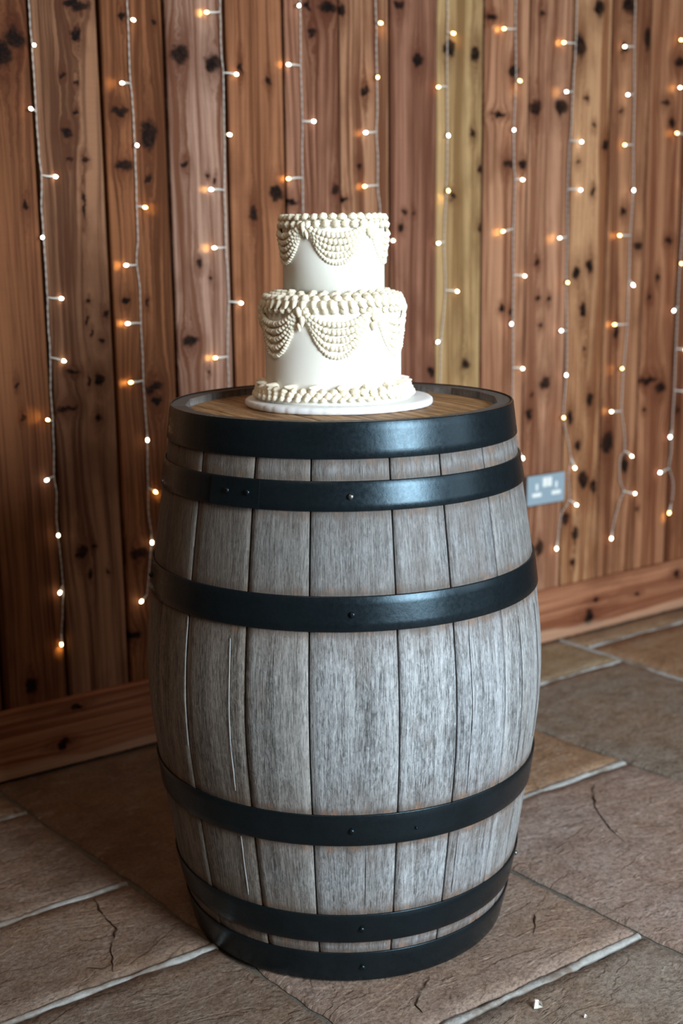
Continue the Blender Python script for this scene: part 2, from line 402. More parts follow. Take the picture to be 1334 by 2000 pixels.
for k in range(len(LJ) - 1):
    (a0, b0), (a1, b1) = LJ[k], LJ[k + 1]
    h0, h1 = lw.get(k, .006), lw.get(k + 1, .006)
    fn = lambda f, t, a0=a0, b0=b0, a1=a1, b1=b1, h0=h0, h1=h1: (a0 + b0 * t + h0) * (1 - f) + (a1 + b1 * t - h1) * f
    R = rows[k]
    near = k in (3, 4, 5, 6)
    for r in range(len(R) - 1):
        hw0 = 0 if r == 0 else .0095
        slab(fn, R[r] + hw0, R[r + 1] - .0095, .016 if near else .03, k * 10 + r + 1, SC.get((k, r), PALET[(k * 3 + r) % 5]))
        if r: mortar_ridge(fn(0, R[r]), fn(1, R[r]), R[r], .0100 if near and k != 6 else .009, k * 10 + r)

# pale pointing in the long joint nearest the right end of the skirting
def long_ridge(a, b, t0, t1, half, seed):
    nn = int((t1 - t0) / .012); vs, fs = [], []
    for i in range(nn + 1):
        t = t0 + (t1 - t0) * i / nn; s_ = a + b * t + .003 * noise.noise(Vector((t * 9, seed, 0)))
        w = half * (.95 + .6 * noise.noise(Vector((t * 11, seed, 5))) + .3 * noise.noise(Vector((t * 50, seed, 5))))
        for k, (dw, z) in enumerate(((-1, -.007), (-.8, -.0022), (0, -.0006), (.8, -.0016), (1, -.007))):
            vs.append((s_ + dw * w, -t, z + .0018 * noise.noise(Vector((t * 55, seed, k * 1.7)))))
    for i in range(nn):
        for k in range(4):
            q = i * 5 + k; fs.append((q, q + 5, q + 6, q + 1))
    return mesh('mortar_joint', vs, fs, mortar_light, floor, smooth=True)
long_ridge(.826, .022, .004, 1.0, .010, 77)
long_ridge(.200, .098, .004, .48, .007, 78)
# dark strips painting the shadow beneath ledges of the riven face
ledge_shadow_m, N, B = material('ledge_shadow', srgb(58, 44, 36), .9, 0, .1)
def shadow_strip(pts, w, seed):
    P_ = []
    for (x, y) in pts:
        v = ray(x, y); P_.append(CAM + v * ((.0014 - CAM.z) / v.z))
    vs, fs, path = [], [], []
    for A, Bq in zip(P_, P_[1:]):
        m_ = max(2, int((Bq - A).length / .004))
        path += [A.lerp(Bq, i / m_) for i in range(m_)]
    path.append(P_[-1]); n = len(path)
    for i, p in enumerate(path):
        d = (path[min(n - 1, i + 1)] - path[max(0, i - 1)]).normalized(); sd = Vector((-d.y, d.x, 0))
        ww = w * max(.08, .5 + 1.1 * noise.noise(Vector((i * .13, seed, 0)))) * min(1, .1 + 5 * min(i / n, 1 - i / n))
        off = sd * .004 * noise.noise(Vector((i * .21, seed, 4)))
        for q, z in ((-ww, -.0008), (0, .0006), (ww, -.0008)):
            r_ = p + off + sd * q - W0
            vs.append((r_.dot(Dv), -r_.dot(Nv), .0016 + z))
    for i in range(n - 1):
        for k in (0, 1):
            q = i * 3 + k; fs.append((q, q + 1, q + 4, q + 3))
    return mesh('ledge_shadow', vs, fs, ledge_shadow_m, floor)
shadow_strip([(1158, 1532), (1162, 1575), (1186, 1612), (1222, 1648)], .0028, 1)
shadow_strip([(183, 1752), (200, 1785), (228, 1815), (216, 1850), (222, 1898)], .0024, 2)
shadow_strip([(172, 1890), (200, 1892), (222, 1882)], .0018, 3)
shadow_strip([(840, 1905), (824, 1935), (812, 1962), (826, 1978)], .0020, 4)
shadow_strip([(1042, 1785), (1046, 1810), (1040, 1826)], .0022, 5)

# ------------------------------------------------------------------ barrel
BX, BY, BZ = .0024, 2.1672, .003
barrel = empty('wine_barrel', (BX, BY, BZ))
tag(barrel, 'weathered grey oak barrel with six black metal hoops standing upright on the stone floor', 'barrel')
PR = [(0, .2858), (.061, .2990), (.135, .3140), (.20, .3240), (.27, .3340), (.325, .3410), (.40, .3500), (.47, .3530), (.54, .3500), (.615, .3415), (.67, .3345),
      (.74, .3240), (.805, .3135), (.88, .3005), (.937, .2925)]
def prof_r(z):
    # Catmull-Rom through PR
    z = max(0, min(.937, z))
    for i in range(len(PR) - 1):
        if z <= PR[i + 1][0] + 1e-9: break
    z1, r1 = PR[i]; z2, r2 = PR[i + 1]
    z0, r0 = PR[max(0, i - 1)]; z3, r3 = PR[min(len(PR) - 1, i + 2)]
    h = z2 - z1; t = (z - z1) / h
    m1 = (r2 - r0) / (z2 - z0) * h; m2 = (r3 - r1) / (z3 - z1) * h
    return (2 * t**3 - 3 * t**2 + 1) * r1 + (t**3 - 2 * t**2 + t) * m1 + (-2 * t**3 + 3 * t**2) * r2 + (t**3 - t**2) * m2
hoops = [(.9418, .886), (.853, .808), (.680, .626), (.325, .270), (.138, .083), (.061, .003)]
hoops = [(a - BZ, b - BZ) for a, b in hoops]

def stave_material(inner=False):
    m, N, B = material('weathered_oak', rough=.7, spec=.3)
    inf = N.info(); rnd = N.m('MULTIPLY', inf['Random'], 40)
    uv = N.n.new('ShaderNodeUVMap').outputs[0]; u, v, _ = N.sep(uv)
    warp = N.m('MULTIPLY', N.noise(N.xyz(N.m('MULTIPLY', u, 8), N.m('MULTIPLY', v, 2.0), rnd), 1, 3, .5), .05)
    g = N.m('ADD', u, warp)
    broad = N.noise(N.xyz(N.m('MULTIPLY', g, 34), N.m('MULTIPLY', v, 1.3), rnd), 1, 3, .55)
    mid = N.noise(N.xyz(N.m('MULTIPLY', g, 190), N.m('MULTIPLY', v, 5), rnd), 1, 4, .6)
    fine = N.noise(N.xyz(N.m('MULTIPLY', u, 620), N.m('MULTIPLY', v, 34), rnd), 1, 3, .65)
    fleck = N.noise(N.xyz(N.m('MULTIPLY', u, 190), N.m('MULTIPLY', v, 75), rnd), 1, 4, .7, 1.2)
    blot = N.noise(N.xyz(N.m('MULTIPLY', u, 14), N.m('MULTIPLY', v, 5), rnd), 1, 5, .62)
    blot2 = N.noise(N.xyz(N.m('MULTIPLY', u, 22), N.m('MULTIPLY', v, 7), N.m('ADD', rnd, 9.)), 1, 4, .6)
    f = N.m('ADD', N.m('MULTIPLY', broad, .22), N.m('ADD', N.m('MULTIPLY', mid, .18), N.m('ADD', N.m('MULTIPLY', fine, .34), N.m('MULTIPLY', fleck, .26))))
    f = N.step(f, .36, .64)
    c = N.mix(f, srgb(66, 67, 68), srgb(196, 200, 205))
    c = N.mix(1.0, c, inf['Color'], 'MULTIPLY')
    c = N.mix(N.m('MULTIPLY', N.step(blot, .50, .68), .34), c, srgb(108, 94, 82))
    c = N.mix(N.m('MULTIPLY', N.step(blot2, .56, .74), .55), c, srgb(66, 60, 56))
    c = N.mix(N.m('MULTIPLY', N.step(fleck, .62, .80), .40), c, srgb(214, 212, 208))
    # rust and dirt that sits along the hoop edges
    dist = None
    for (zt, zb) in hoops:
        d = N.m('MINIMUM', N.m('ABSOLUTE', N.m('SUBTRACT', v, zt)), N.m('ABSOLUTE', N.m('SUBTRACT', v, zb)))
        dist = d if dist is None else N.m('MINIMUM', dist, d)
    wn = N.noise(N.xyz(N.m('MULTIPLY', u, 45), N.m('MULTIPLY', v, 30), N.m('ADD', rnd, 3.)), 1, 4, .65)
    near = N.step(N.m('ADD', dist, N.m('MULTIPLY', wn, -.020)), .006, -.008)
    c = N.mix(N.m('MULTIPLY', near, .62), c, N.mix(N.step(wn, .50, .68), srgb(84, 68, 56), srgb(148, 104, 70)))
    far = N.step(N.m('ADD', dist, N.m('MULTIPLY', blot, -.10)), .03, -.05)
    c = N.mix(N.m('MULTIPLY', far, .28), c, srgb(104, 84, 70))
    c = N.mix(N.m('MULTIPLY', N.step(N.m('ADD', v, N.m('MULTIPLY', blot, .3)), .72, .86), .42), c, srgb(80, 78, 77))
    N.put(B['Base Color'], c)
    h = N.m('ADD', N.m('MULTIPLY', mid, .5), N.m('ADD', N.m('MULTIPLY', fine, .5), N.m('MULTIPLY', fleck, .4)))
    N.put(B['Normal'], N.bump(h, .55, .0022))
    return m
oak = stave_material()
seam = [-62.8, -47.3, -26.5, -9.2, 13.8, 30.1, 48, 61.6, 77, 96, 112, 130, 152, 168, 188, 207, 222, 241, 262, 281, 297.2]
tint = {0: (.56, .47, .39), 1: (.64, .55, .47), 2: (.74, .69, .64), 3: (.90, .89, .88), 4: (1.0, 1.0, 1.0), 19: (.52, .43, .36), 5: (.86, .86, .87), 6: (.88, .86, .84), 7: (.84, .81, .78)}  # left staves darker and browner, mostly shade put into the tint
zs = [0, .012, .03, .061, .10, .135, .17, .20, .235, .27, .30, .325, .36, .40, .435, .47, .505, .54, .575, .615, .64, .67, .705, .74, .775, .805, .845, .88, .91, .937]
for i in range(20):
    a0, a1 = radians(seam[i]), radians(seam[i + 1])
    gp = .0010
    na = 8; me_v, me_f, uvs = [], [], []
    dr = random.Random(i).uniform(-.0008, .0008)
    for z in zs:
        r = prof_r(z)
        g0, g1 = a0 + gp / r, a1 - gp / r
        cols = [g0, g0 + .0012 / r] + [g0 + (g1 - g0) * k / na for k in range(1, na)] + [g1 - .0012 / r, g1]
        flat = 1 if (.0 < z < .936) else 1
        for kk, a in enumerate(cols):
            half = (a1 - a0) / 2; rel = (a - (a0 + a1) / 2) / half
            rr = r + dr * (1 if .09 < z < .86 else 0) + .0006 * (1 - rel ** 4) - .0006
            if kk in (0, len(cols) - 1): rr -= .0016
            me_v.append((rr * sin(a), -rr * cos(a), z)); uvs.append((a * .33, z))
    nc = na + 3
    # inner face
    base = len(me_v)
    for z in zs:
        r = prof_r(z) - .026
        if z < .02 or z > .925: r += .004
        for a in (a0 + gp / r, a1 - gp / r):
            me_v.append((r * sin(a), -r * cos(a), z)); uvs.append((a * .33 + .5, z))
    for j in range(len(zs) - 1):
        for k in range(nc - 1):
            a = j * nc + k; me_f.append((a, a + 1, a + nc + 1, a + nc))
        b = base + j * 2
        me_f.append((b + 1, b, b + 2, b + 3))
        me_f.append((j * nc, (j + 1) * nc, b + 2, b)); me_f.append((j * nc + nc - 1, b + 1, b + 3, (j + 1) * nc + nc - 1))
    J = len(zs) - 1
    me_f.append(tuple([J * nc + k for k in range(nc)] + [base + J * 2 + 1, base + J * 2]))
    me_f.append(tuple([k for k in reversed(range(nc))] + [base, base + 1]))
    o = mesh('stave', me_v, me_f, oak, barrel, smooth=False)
    me = o.data; ul = me.uv_layers.new(name='UVMap')
    for lp in me.loops: ul.data[lp.index].uv = uvs[lp.vertex_index]
    for p in me.polygons: p.use_smooth = len(p.vertices) == 4 and p.index % (nc + 2) < nc - 1
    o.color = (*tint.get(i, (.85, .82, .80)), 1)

# narrow dark shakes and pale residue lines running down the staves
def rib(name, ang0, z0, z1, w, mat, amp=.4, lift=.0003, seed=0, label=None):
    vs, fs = [], []; n = int((z1 - z0) / .008)
    for k in range(n + 1):
        z = z0 + (z1 - z0) * k / n
        a = radians(ang0) + radians(amp) * noise.noise(Vector((z * 7, seed, 0)))
        ww = w * max(.12, (.6 + .8 * noise.noise(Vector((z * 30, seed, 3))))) * min(1, 12 * min(k / n, 1 - k / n) + .1)
        r = prof_r(z)
        for da, dr in ((-ww, 0), (0, lift + .0006), (ww, 0)):
            aa = a + da / r; rr = r + dr + .0004
            vs.append((rr * sin(aa), -rr * cos(aa), z))
    for k in range(n):
        for c in (0, 1):
            b = k * 3 + c; fs.append((b, b + 1, b + 4, b + 3))
    o = mesh(name, vs, fs, mat, barrel, smooth=True)
    if label: o['label'] = label
res_m, N, B = material('pale_residue', srgb(196, 200, 204), .45)
dk_m, N, B = material('dark_crack', srgb(26, 22, 20), .9)
rib('residue_line', -31.2, .345, .600, .0010, res_m, seed=1, label='pale dried residue along a stave')
rib('residue_line', -30.9, .150, .262, .0010, res_m, seed=1.4, label='pale dried residue along a stave')
rib('residue_line', -47.3, .40, .618, .0010, res_m, amp=.2, seed=2, label='pale dried residue in a stave seam')
rib('shake_crack', 34.6, .33, .62, .0010, dk_m, amp=.8, seed=3, label='dark drying crack in the wood')
rib('shake_crack', 56.3, .34, .60, .0007, dk_m, amp=.6, seed=4, label='dark drying crack in the wood')
rib('shake_crack', 70.0, .36, .60, .0008, dk_m, amp=.6, seed=5, label='dark drying crack in the wood')
rib('shake_crack', 33.0, .145, .262, .0007, dk_m, amp=.8, seed=6, label='dark drying crack in the wood')
rib('shake_crack', 5.2, .148, .262, .0005, dk_m, amp=.3, seed=7, label='dark drying crack in the wood')

# hoops
hm, N, B = material('black_hoop_steel', rough=.42, metal=.8, spec=.35)
P = N.coord(); f1 = N.noise(P, 150, 4, .7); f2 = N.noise(P, 14, 4, .6)
d_, cc_ = N.vor(P, 260)
cb = N.mix(f2, srgb(28, 38, 44), srgb(50, 65, 74)); cb = N.mix(N.m('MULTIPLY', f1, .35), cb, srgb(60, 66, 70))
N.put(B['Base Color'], cb)
N.put(B['Roughness'], N.m('MULTIPLY_ADD', f1, .26, .17))
N.put(B['Normal'], N.bump(N.m('ADD', f1, N.m('MULTIPLY', f2, .8)),   .16, .0012))
bolt_m, N, B = material('bolt_steel', srgb(150, 158, 164), .3, 1)
def circ(r, z, a): return (r * sin(a), -r * cos(a), z)
def bolt(parent, a, z, r, tilt, rad=.0045, mat=bolt_m):
    pr = [(0, .0034), (rad * .45, .0032), (rad * .62, .0022), (rad, .0016), (rad * 1.02, 0), (rad, -.0012)]
    vs, fs = [], []
    n = 12
    c0 = Vector(circ(r, z, a)); nr = Vector((sin(a) * cos(tilt), -cos(a) * cos(tilt), sin(tilt)))
    t1 = nr.cross(Vector((0, 0, 1))).normalized(); t2 = nr.cross(t1)
    vs.append(c0 + nr * .0010)
    for (q, h) in pr[1:]:
        for k in range(n):
            b = 2 * pi * k / n; vs.append(c0 + t1 * q * cos(b) + t2 * q * sin(b) + nr * h)
    for k in range(n):
        fs.append((0, 1 + k, 1 + (k + 1) % n))
        for L_ in range(len(pr) - 2):
            p = 1 + L_ * n; fs.append((p + k, p + n + k, p + n + (k + 1) % n, p + (k + 1) % n))
    me = bpy.data.meshes.new('bolt'); me.from_pydata([tuple(v) for v in vs], [], fs)
    me.polygons.foreach_set('use_smooth', [True] * len(me.polygons))
    return link('bolt', me, mat, parent)
TH = .0024
for hi, (zt, zb) in enumerate(hoops):
    rt, rb = prof_r(zt) + .0012, prof_r(zb) + .0012
    tl = math.atan2(rb - rt, zt - zb)
    def pt(f, off):
        return (rt + (rb - rt) * f + off, zt + (zb - zt) * f)
    # slight belly so that the band hugs the staves
    prf = []
    for f in (0, .02, .25, .5, .75, .98, 1):
        z_ = zt + (zb - zt) * f
        e = -.0007 if f in (0, 1) else 0
        prf.append((max(rt + (rb - rt) * f, prof_r(z_) + .0010) + TH + e, z_))
    inner = [(r - TH, z) for r, z in reversed(prf)]
    vs, fs = lathe_data(prf + inner, 144, closed=True)
    hoop = mesh('hoop', vs, fs, hm, barrel, smooth=True)
    # overlap lap of the riveted joint
    joint = {0: 150, 1: -24.1, 2: 140, 3: 160, 4: 130, 5: 170}[hi]
    a1 = radians(joint); a0 = a1 - radians(17)
    lp = [(r + .0022, z) for r, z in prf[1:-1]] ; lpin = [(r - .002, z) for r, z in reversed(prf[1:-1])]
    def endround(r, z, a, k): return (r, z)
    vs, fs = lathe_data(lp + lpin, 10, closed=True, a0=a0, a1=a1)
    nn = len(lp) * 2
    fs += [tuple(range(nn)), tuple(reversed(range(10 * nn, 11 * nn)))]
    mesh('hoop_lap', vs, fs, hm, hoop)
    zc = (zt + zb) / 2
    for da in (-3.6, -10.6):
        bolt(hoop, a1 + radians(da), zc + .002, prof_r(zc) + .0068, tl, .0042, hm)
    aa = {1: 2.13, 2: 2.02, 3: 1.32, 4: 4.2, 5: 4.6}.get(hi)
    if aa is not None:
        b = bolt(hoop, radians(aa), zc, prof_r(zc) + .0052, tl, .0046, bolt_m if hi in (1,) else hm)
        if hi == 1: b['label'] = 'shiny steel screw head'
    if hi == 2: bolt(hoop, radians(-75.2), zc, prof_r(zc) + .0052, tl, .0046, hm)
    if hi == 4: bolt(hoop, radians(80), zc, prof_r(zc) + .0052, tl, .0046, bolt_m)
    if hi == 3: bolt(hoop, radians(19), zc - .004, prof_r(zc) + .0040, tl, .0025, hm)

# head boards (barrel lid)
headm, N, B = material('head_oak', rough=.6, spec=.3)
P = N.coord(); inf = N.info(); x, y, z = N.sep(P); rnd = N.m('MULTIPLY', inf['Random'], 30)
HA = radians(-60.5)
al = N.m('ADD', N.m('MULTIPLY', x, cos(HA)), N.m('MULTIPLY', y, sin(HA)))
ac = N.m('ADD', N.m('MULTIPLY', x, -sin(HA)), N.m('MULTIPLY', y, cos(HA)))
n1 = N.noise(N.xyz(N.m('MULTIPLY', al, 5), N.m('MULTIPLY', ac, 70), rnd), 1, 4, .6)
n2 = N.noise(N.xyz(N.m('MULTIPLY', al, 25), N.m('MULTIPLY', ac, 320), rnd), 1, 3, .6)
n3 = N.noise(N.xyz(x, y, rnd), 12, 4, .6)
f = N.step(N.m('ADD', N.m('MULTIPLY', n1, .6), N.m('MULTIPLY', n2, .4)), .36, .64)
c = N.mix(f, srgb(112, 76, 46), srgb(190, 150, 106)); c = N.mix(N.m('MULTIPLY', N.step(n3, .5, .7), .4), c, srgb(120, 96, 76))
N.put(B['Base Color'], c); N.put(B['Normal'], N.bump(n2, .4, .002))
HZ = .925; HR = .2675
offs = [-.30, -.205, -.118, -.036, .042, .108, .222, .30]
for k in range(len(offs) - 1):
    lo, hi = max(offs[k], -HR * .9999) + .0006, min(offs[k + 1], HR * .9999) - .0006
    ring = []
    m_ = 16
    for j in range(m_ + 1):
        c_ = lo + (hi - lo) * j / m_; ring.append((sqrt(max(0, HR * HR - c_ * c_)), c_))
    for j in range(m_ + 1):
        c_ = hi - (hi - lo) * j / m_; ring.append((-sqrt(max(0, HR * HR - c_ * c_)), c_))
    rot = lambda p: (p[0] * cos(HA) - p[1] * sin(HA), p[0] * sin(HA) + p[1] * cos(HA))
    n = len(ring); top = [(*rot(p), HZ) for p in ring]; bot = [(*rot(p), HZ - .022) for p in ring]
    sh = [((p[0]), (p[1])) for p in ring]
    cm = ((lo + hi) / 2)
    mid = [(*rot((p[0], p[1])), HZ - .0015) for p in ring]
    inn = [(*rot((p[0] * .995, cm + (p[1] - cm) * (1 - .0022 / (hi - lo)))), HZ) for p in ring]
    vs = inn + mid + bot
    fs = [tuple(range(n))] + [(j + n, (j + 1) % n + n, (j + 1) % n, j) for j in range(n)] + [(j + 2 * n, (j + 1) % n + 2 * n, (j + 1) % n + n, j + n) for j in range(n)] + [tuple(reversed(range(2 * n, 3 * n)))]
    mesh('head_board', vs, fs, headm, barrel)

# ------------------------------------------------------------------ cake board and cake
CX, CY = -.0102, BY + .046
BZT = BZ + HZ
bm_, N, B = material('white_foil', srgb(244, 247, 252), .4, 0, .6)
P = N.coord(); w_ = N.vor(P, 90)[0]; N.put(B['Normal'], N.bump(w_, .15, .0008))
TB = .0125
def bmod(r, z, a, k):
    if k in (2, 3, 4, 5):
        p = (a * 44 / (2 * pi)) % 1
        r = r - .0014 * (p ** 3) + .0008 * sin(a * 7)
    return r, z
vs, fs = lathe_data([(0.0001, TB), (.155, TB), (.1625, TB - .0004), (.166, TB - .003), (.1662, .003), (.164, .0005), (.155, 0), (.0001, 0)], 264, mod=bmod)
bd = mesh('cake_board', vs, [tuple(reversed(f)) for f in fs], bm_, smooth=True)
bd.location = (CX + .0085, CY - .003, BZT + .0004)
tag(bd, 'round white foil-wrapped cake board with pleated edge lying on the barrel top', 'cake board')
CZ = BZT + TB + .0006       # cake base height

cake = empty('wedding_cake', (CX, CY, CZ))
tag(cake, 'two-tier ivory wedding cake with piped buttercream swags on a white board', 'cake')
def cream(name, colr, sss=.12):
    m, N, B = material(name, colr, .5, 0, .35)
    B['Subsurface Weight'].default_value = sss; B['Subsurface Radius'].default_value = (.007, .006, .005); B['Subsurface Scale'].default_value = 1
    P = N.coord(); N.put(B['Normal'], N.bump(N.noise(P, 60, 3, .5), .08, .002))
    return m
icing = cream('smooth_icing', srgb(242, 240, 232))
pipe = cream('piped_buttercream', srgb(245, 234, 212), .35)
z0 = 0
ztop1 = 1.1165 - CZ; ztop2 = 1.2485 - CZ
R1, R2 = .1195, .0882
def tier(name, r, za, zb, x=0, skirt=False):
    e = .006
    pr = [(.0001, zb)] + [(r - e + e * sin(t * pi / 8), zb - e + e * cos(t * pi / 8)) for t in range(5)] + [(r, (za + zb) / 2), (r, za), (.0001, za)]
    if skirt: pr = pr[:-2] + [(r, za + .030), (r + .016, za + .004), (r + .018, za), (.0001, za)]
    vs, fs = lathe_data(pr, 96)
    o = mesh(name, vs, [tuple(reversed(f)) for f in fs], icing, cake, smooth=True); o.location.x = x
    return o
lower = tier('lower_tier', R1, 0, ztop1, -.0012, True)
upper = tier('upper_tier', R2, ztop1 + .0002, ztop2, .0016)

def shell_mesh(kind):
    """one star-tip dollop pointing along +Y, sitting on z=0; unit size"""
    vs, fs = [], []
    if kind == 'round': prof = [(0, 0, .0), (.45, .05, 0), (.85, .30, 0), (1.0, .62, 0), (.82, .98, 0), (.45, 1.22, 0), (.12, 1.42, 0), (0, 1.46, 0)]
    else: prof = [(0, -.9, 0), (.50, -.80, 0), (.90, -.45, 0), (1.0, .0, 0), (.86, .55, 0), (.58, 1.15, 0), (.28, 1.75, 0), (0, 2.1, 0)]
    n = 14; last = len(prof) - 1
    rings = []
    for k, (r, h, _) in enumerate(prof):
        if k in (0, last):
            rings.append([len(vs)]); vs.append((0, h, 0) if kind != 'round' else (0, 0, h)); continue
        ids = []
        for j in range(n):
            a = 2 * pi * j / n
            q = r * (1 + (.13 if j % 2 else -.07))
            ids.append(len(vs))
            if kind == 'round': vs.append((q * cos(a + k * .12), q * sin(a + k * .12), h))
            else: vs.append((q * cos(a), h, q * sin(a) * .85))
        rings.append(ids)
    for A, Bq in zip(rings, rings[1:]):
        for j in range(n):
            j2 = (j + 1) % n
            if len(A) == 1: fs.append((A[0], Bq[j2], Bq[j]))
            elif len(Bq) == 1: fs.append((A[j], A[j2], Bq[0]))
            else: fs.append((A[j], A[j2], Bq[j2], Bq[j]))
    me = bpy.data.meshes.new('piped_' + kind); me.from_pydata(vs, [], fs)
    bm = bmesh.new(); bm.from_mesh(me); bmesh.ops.recalc_face_normals(bm, faces=bm.faces); bm.to_mesh(me); bm.free()
    me.polygons.foreach_set('use_smooth', [True] * len(me.polygons)); me.materials.append(pipe)
    return me
ROUND, DROP = shell_mesh('round'), shell_mesh('drop')
rg = random.Random(3)
def piece(parent, me, name, a, r, z, s, out, roll=0, sx=1):
    """out = elevation of the piece's axis (radial outwards 0, up 90, down -90)"""
    o = bpy.data.objects.new(name, me); COL.objects.link(o); o.parent = parent
    rad = Vector((sin(a), -cos(a), 0)); tan = Vector((cos(a), sin(a), 0)); up = Vector((0, 0, 1))
    ax = (rad * cos(out) + up * sin(out)).normalized()
    oth = ax.cross(tan).normalized()
    if me is ROUND: Mx = Matrix((tan, oth, ax)).transposed()
    else: Mx = Matrix((tan, ax, tan.cross(ax))).transposed()
    Mx = (Matrix.Rotation(roll, 3, ax if me is ROUND else rad) @ Mx).to_4x4()
    o.matrix_local = Matrix.Translation(rad * r + up * z) @ Mx @ Matrix.Diagonal((s * sx, s, s, 1))
    return o
def ring(parent, me, name, n, r, z, s, out, ph=0, jit=.06, sx=1, roll=0):
    for k in range(n):
        a = ph + 2 * pi * k / n + rg.uniform(-.012, .012)
        piece(parent, me, name, a, r, z + rg.uniform(-.0006, .0006), s * rg.uniform(1 - jit, 1 + jit), out + rg.uniform(-.1, .1), rg.uniform(-.2, .2) + roll, sx)
def swag(parent, a0, a1, z, sag, rbase, bead, mat=pipe, n=None):
    L = sqrt((abs(a1 - a0) * rbase) ** 2 + (2 * sag) ** 2) * 1.03
    n = n or int(L / (bead * 1.35)); vs, fs = [], []
    # arc length spacing
    ts = [i / 200 for i in range(201)]; pts = []
    for t in ts:
        q = abs(2 * t - 1); pts.append((a0 + (a1 - a0) * t, z - sag * (1 - q ** 2.3)))
    cum = [0]
    for A, Bq in zip(pts, pts[1:]): cum.append(cum[-1] + sqrt(((Bq[0] - A[0]) * rbase) ** 2 + (Bq[1] - A[1]) ** 2))
    for k in range(n):
        s = cum[-1] * (k + .5) / n
        i = next(i for i in range(200) if cum[i + 1] >= s); f = (s - cum[i]) / (cum[i + 1] - cum[i])
        a = pts[i][0] + (pts[i + 1][0] - pts[i][0]) * f; zz = pts[i][1] + (pts[i + 1][1] - pts[i][1]) * f
        b = bead * rg.uniform(.9, 1.12); cc = Vector(circ(rbase + b * .25, zz, a))
        rad = Vector((sin(a), -cos(a), 0)); tan = Vector((cos(a), sin(a), 0)); up = Vector((0, 0, 1))
        st = len(vs); m_ = 8; tw = rg.uniform(0, .6)
        for li, (rr, hh) in enumerate(((.95, -.3), (1, .15), (.72, .62), (.30, .92))):
            for j in range(m_):
                an = 2 * pi * j / m_ + tw; q = rr * b * (1.10 if j % 2 else .93)
                vs.append(cc + tan * q * cos(an) + up * q * sin(an) + rad * b * hh)
        vs.append(cc + rad * b * 1.05)
        for li in range(3):
            for j in range(m_):
                p = st + li * m_; j2 = (j + 1) % m_
                fs.append((p + j, p + j2, p + m_ + j2, p + m_ + j))
        for j in range(m_): fs.append((st + 24 + j, st + 24 + (j + 1) % m_, st + 32))
    o = mesh('piped_swag', vs, [tuple(reversed(f)) for f in fs], mat, parent, smooth=True)
    bm = bmesh.new(); bm.from_mesh(o.data); bmesh.ops.recalc_face_normals(bm, faces=bm.faces); bm.to_mesh(o.data); bm.free()
    return o
# upper tier
ring(upper, ROUND, 'piped_shell', 34, .0855, ztop2 - .0030, .0078, radians(62), 0)
ring(upper, ROUND, 'piped_shell', 36, .0885, ztop2 - .0115, .0066, radians(10), .05)
for k in range(5):
    a0 = radians(-31.8 + 72 * k); a1 = a0 + radians(72)
    for sg, bd_, ro in ((.063, .0036, 0), (.051, .0046, .0004), (.039, .0050, .0012), (.028, .0054, .0022), (.017, .0056, .0032)):
        swag(upper, a0 + .05, a1 - .05, ztop2 - .0125, sg, R2 + ro, bd_)
    piece(upper, DROP, 'peak_drop', a0, R2 + .0050, ztop2 - .014, .0085, radians(-90), 0, .75)
    piece(upper, DROP, 'peak_drop', a0 + .05, R2 + .0040, ztop2 - .024, .0060, radians(-90), .15, .8)
# collar where the upper tier meets the lower one
ring(lower, ROUND, 'piped_shell', 28, R2 + .0060, ztop1 + .0030, .0078, radians(60), .1, .12)
ring(lower, ROUND, 'piped_shell', 34, R2 + .0150, ztop1 - .0005, .0078, radians(60), .03)
ring(lower, ROUND, 'piped_shell', 40, R2 + .0260, ztop1 - .0035, .0075, radians(58), .07)
ring(lower, DROP, 'piped_shell', 46, R1 + .0010, ztop1 - .0075, .0062, radians(-50), 0)
ring(lower, ROUND, 'piped_shell', 48, R1 + .0000, ztop1 - .0200, .0058, radians(0), .03)
for k in range(6):
    a0 = radians(-25.6 + 60 * k); a1 = a0 + radians(60)
    for sg, bd_, ro in ((.078, .0040, 0), (.064, .0050, .0004), (.050, .0050, .0008), (.037, .0054, .0014), (.024, .0054, .002)):
        swag(lower, a0 + .04, a1 - .04, ztop1 - .0190, sg, R1 + ro, bd_)
    for j, (dz, ss) in enumerate(((-.020, .0085), (-.034, .0072), (-.044, .0055))):
        piece(lower, DROP, 'peak_drop', a0 + (.03 if j % 2 else -.02), R1 + .0045, ztop1 + dz, ss, radians(-90), rg.uniform(-.2, .2), .8)
# base border: leaning dollops above three rows
for k in range(18):
    a = 2 * pi * (k + .35) / 18
    piece(lower, DROP, 'piped_shell', a, R1 + .0055, .0265, .0085, radians(38), 1.25, .75)
ring(lower, ROUND, 'piped_shell', 46, R1 + .0085, .0185, .0080, radians(30), 0)
ring(lower, ROUND, 'piped_shell', 52, R1 + .0120, .0125, .0074, radians(40), .05)
ring(lower, ROUND, 'piped_shell', 56, R1 + .0175, .0068, .0060, radians(50), .0)

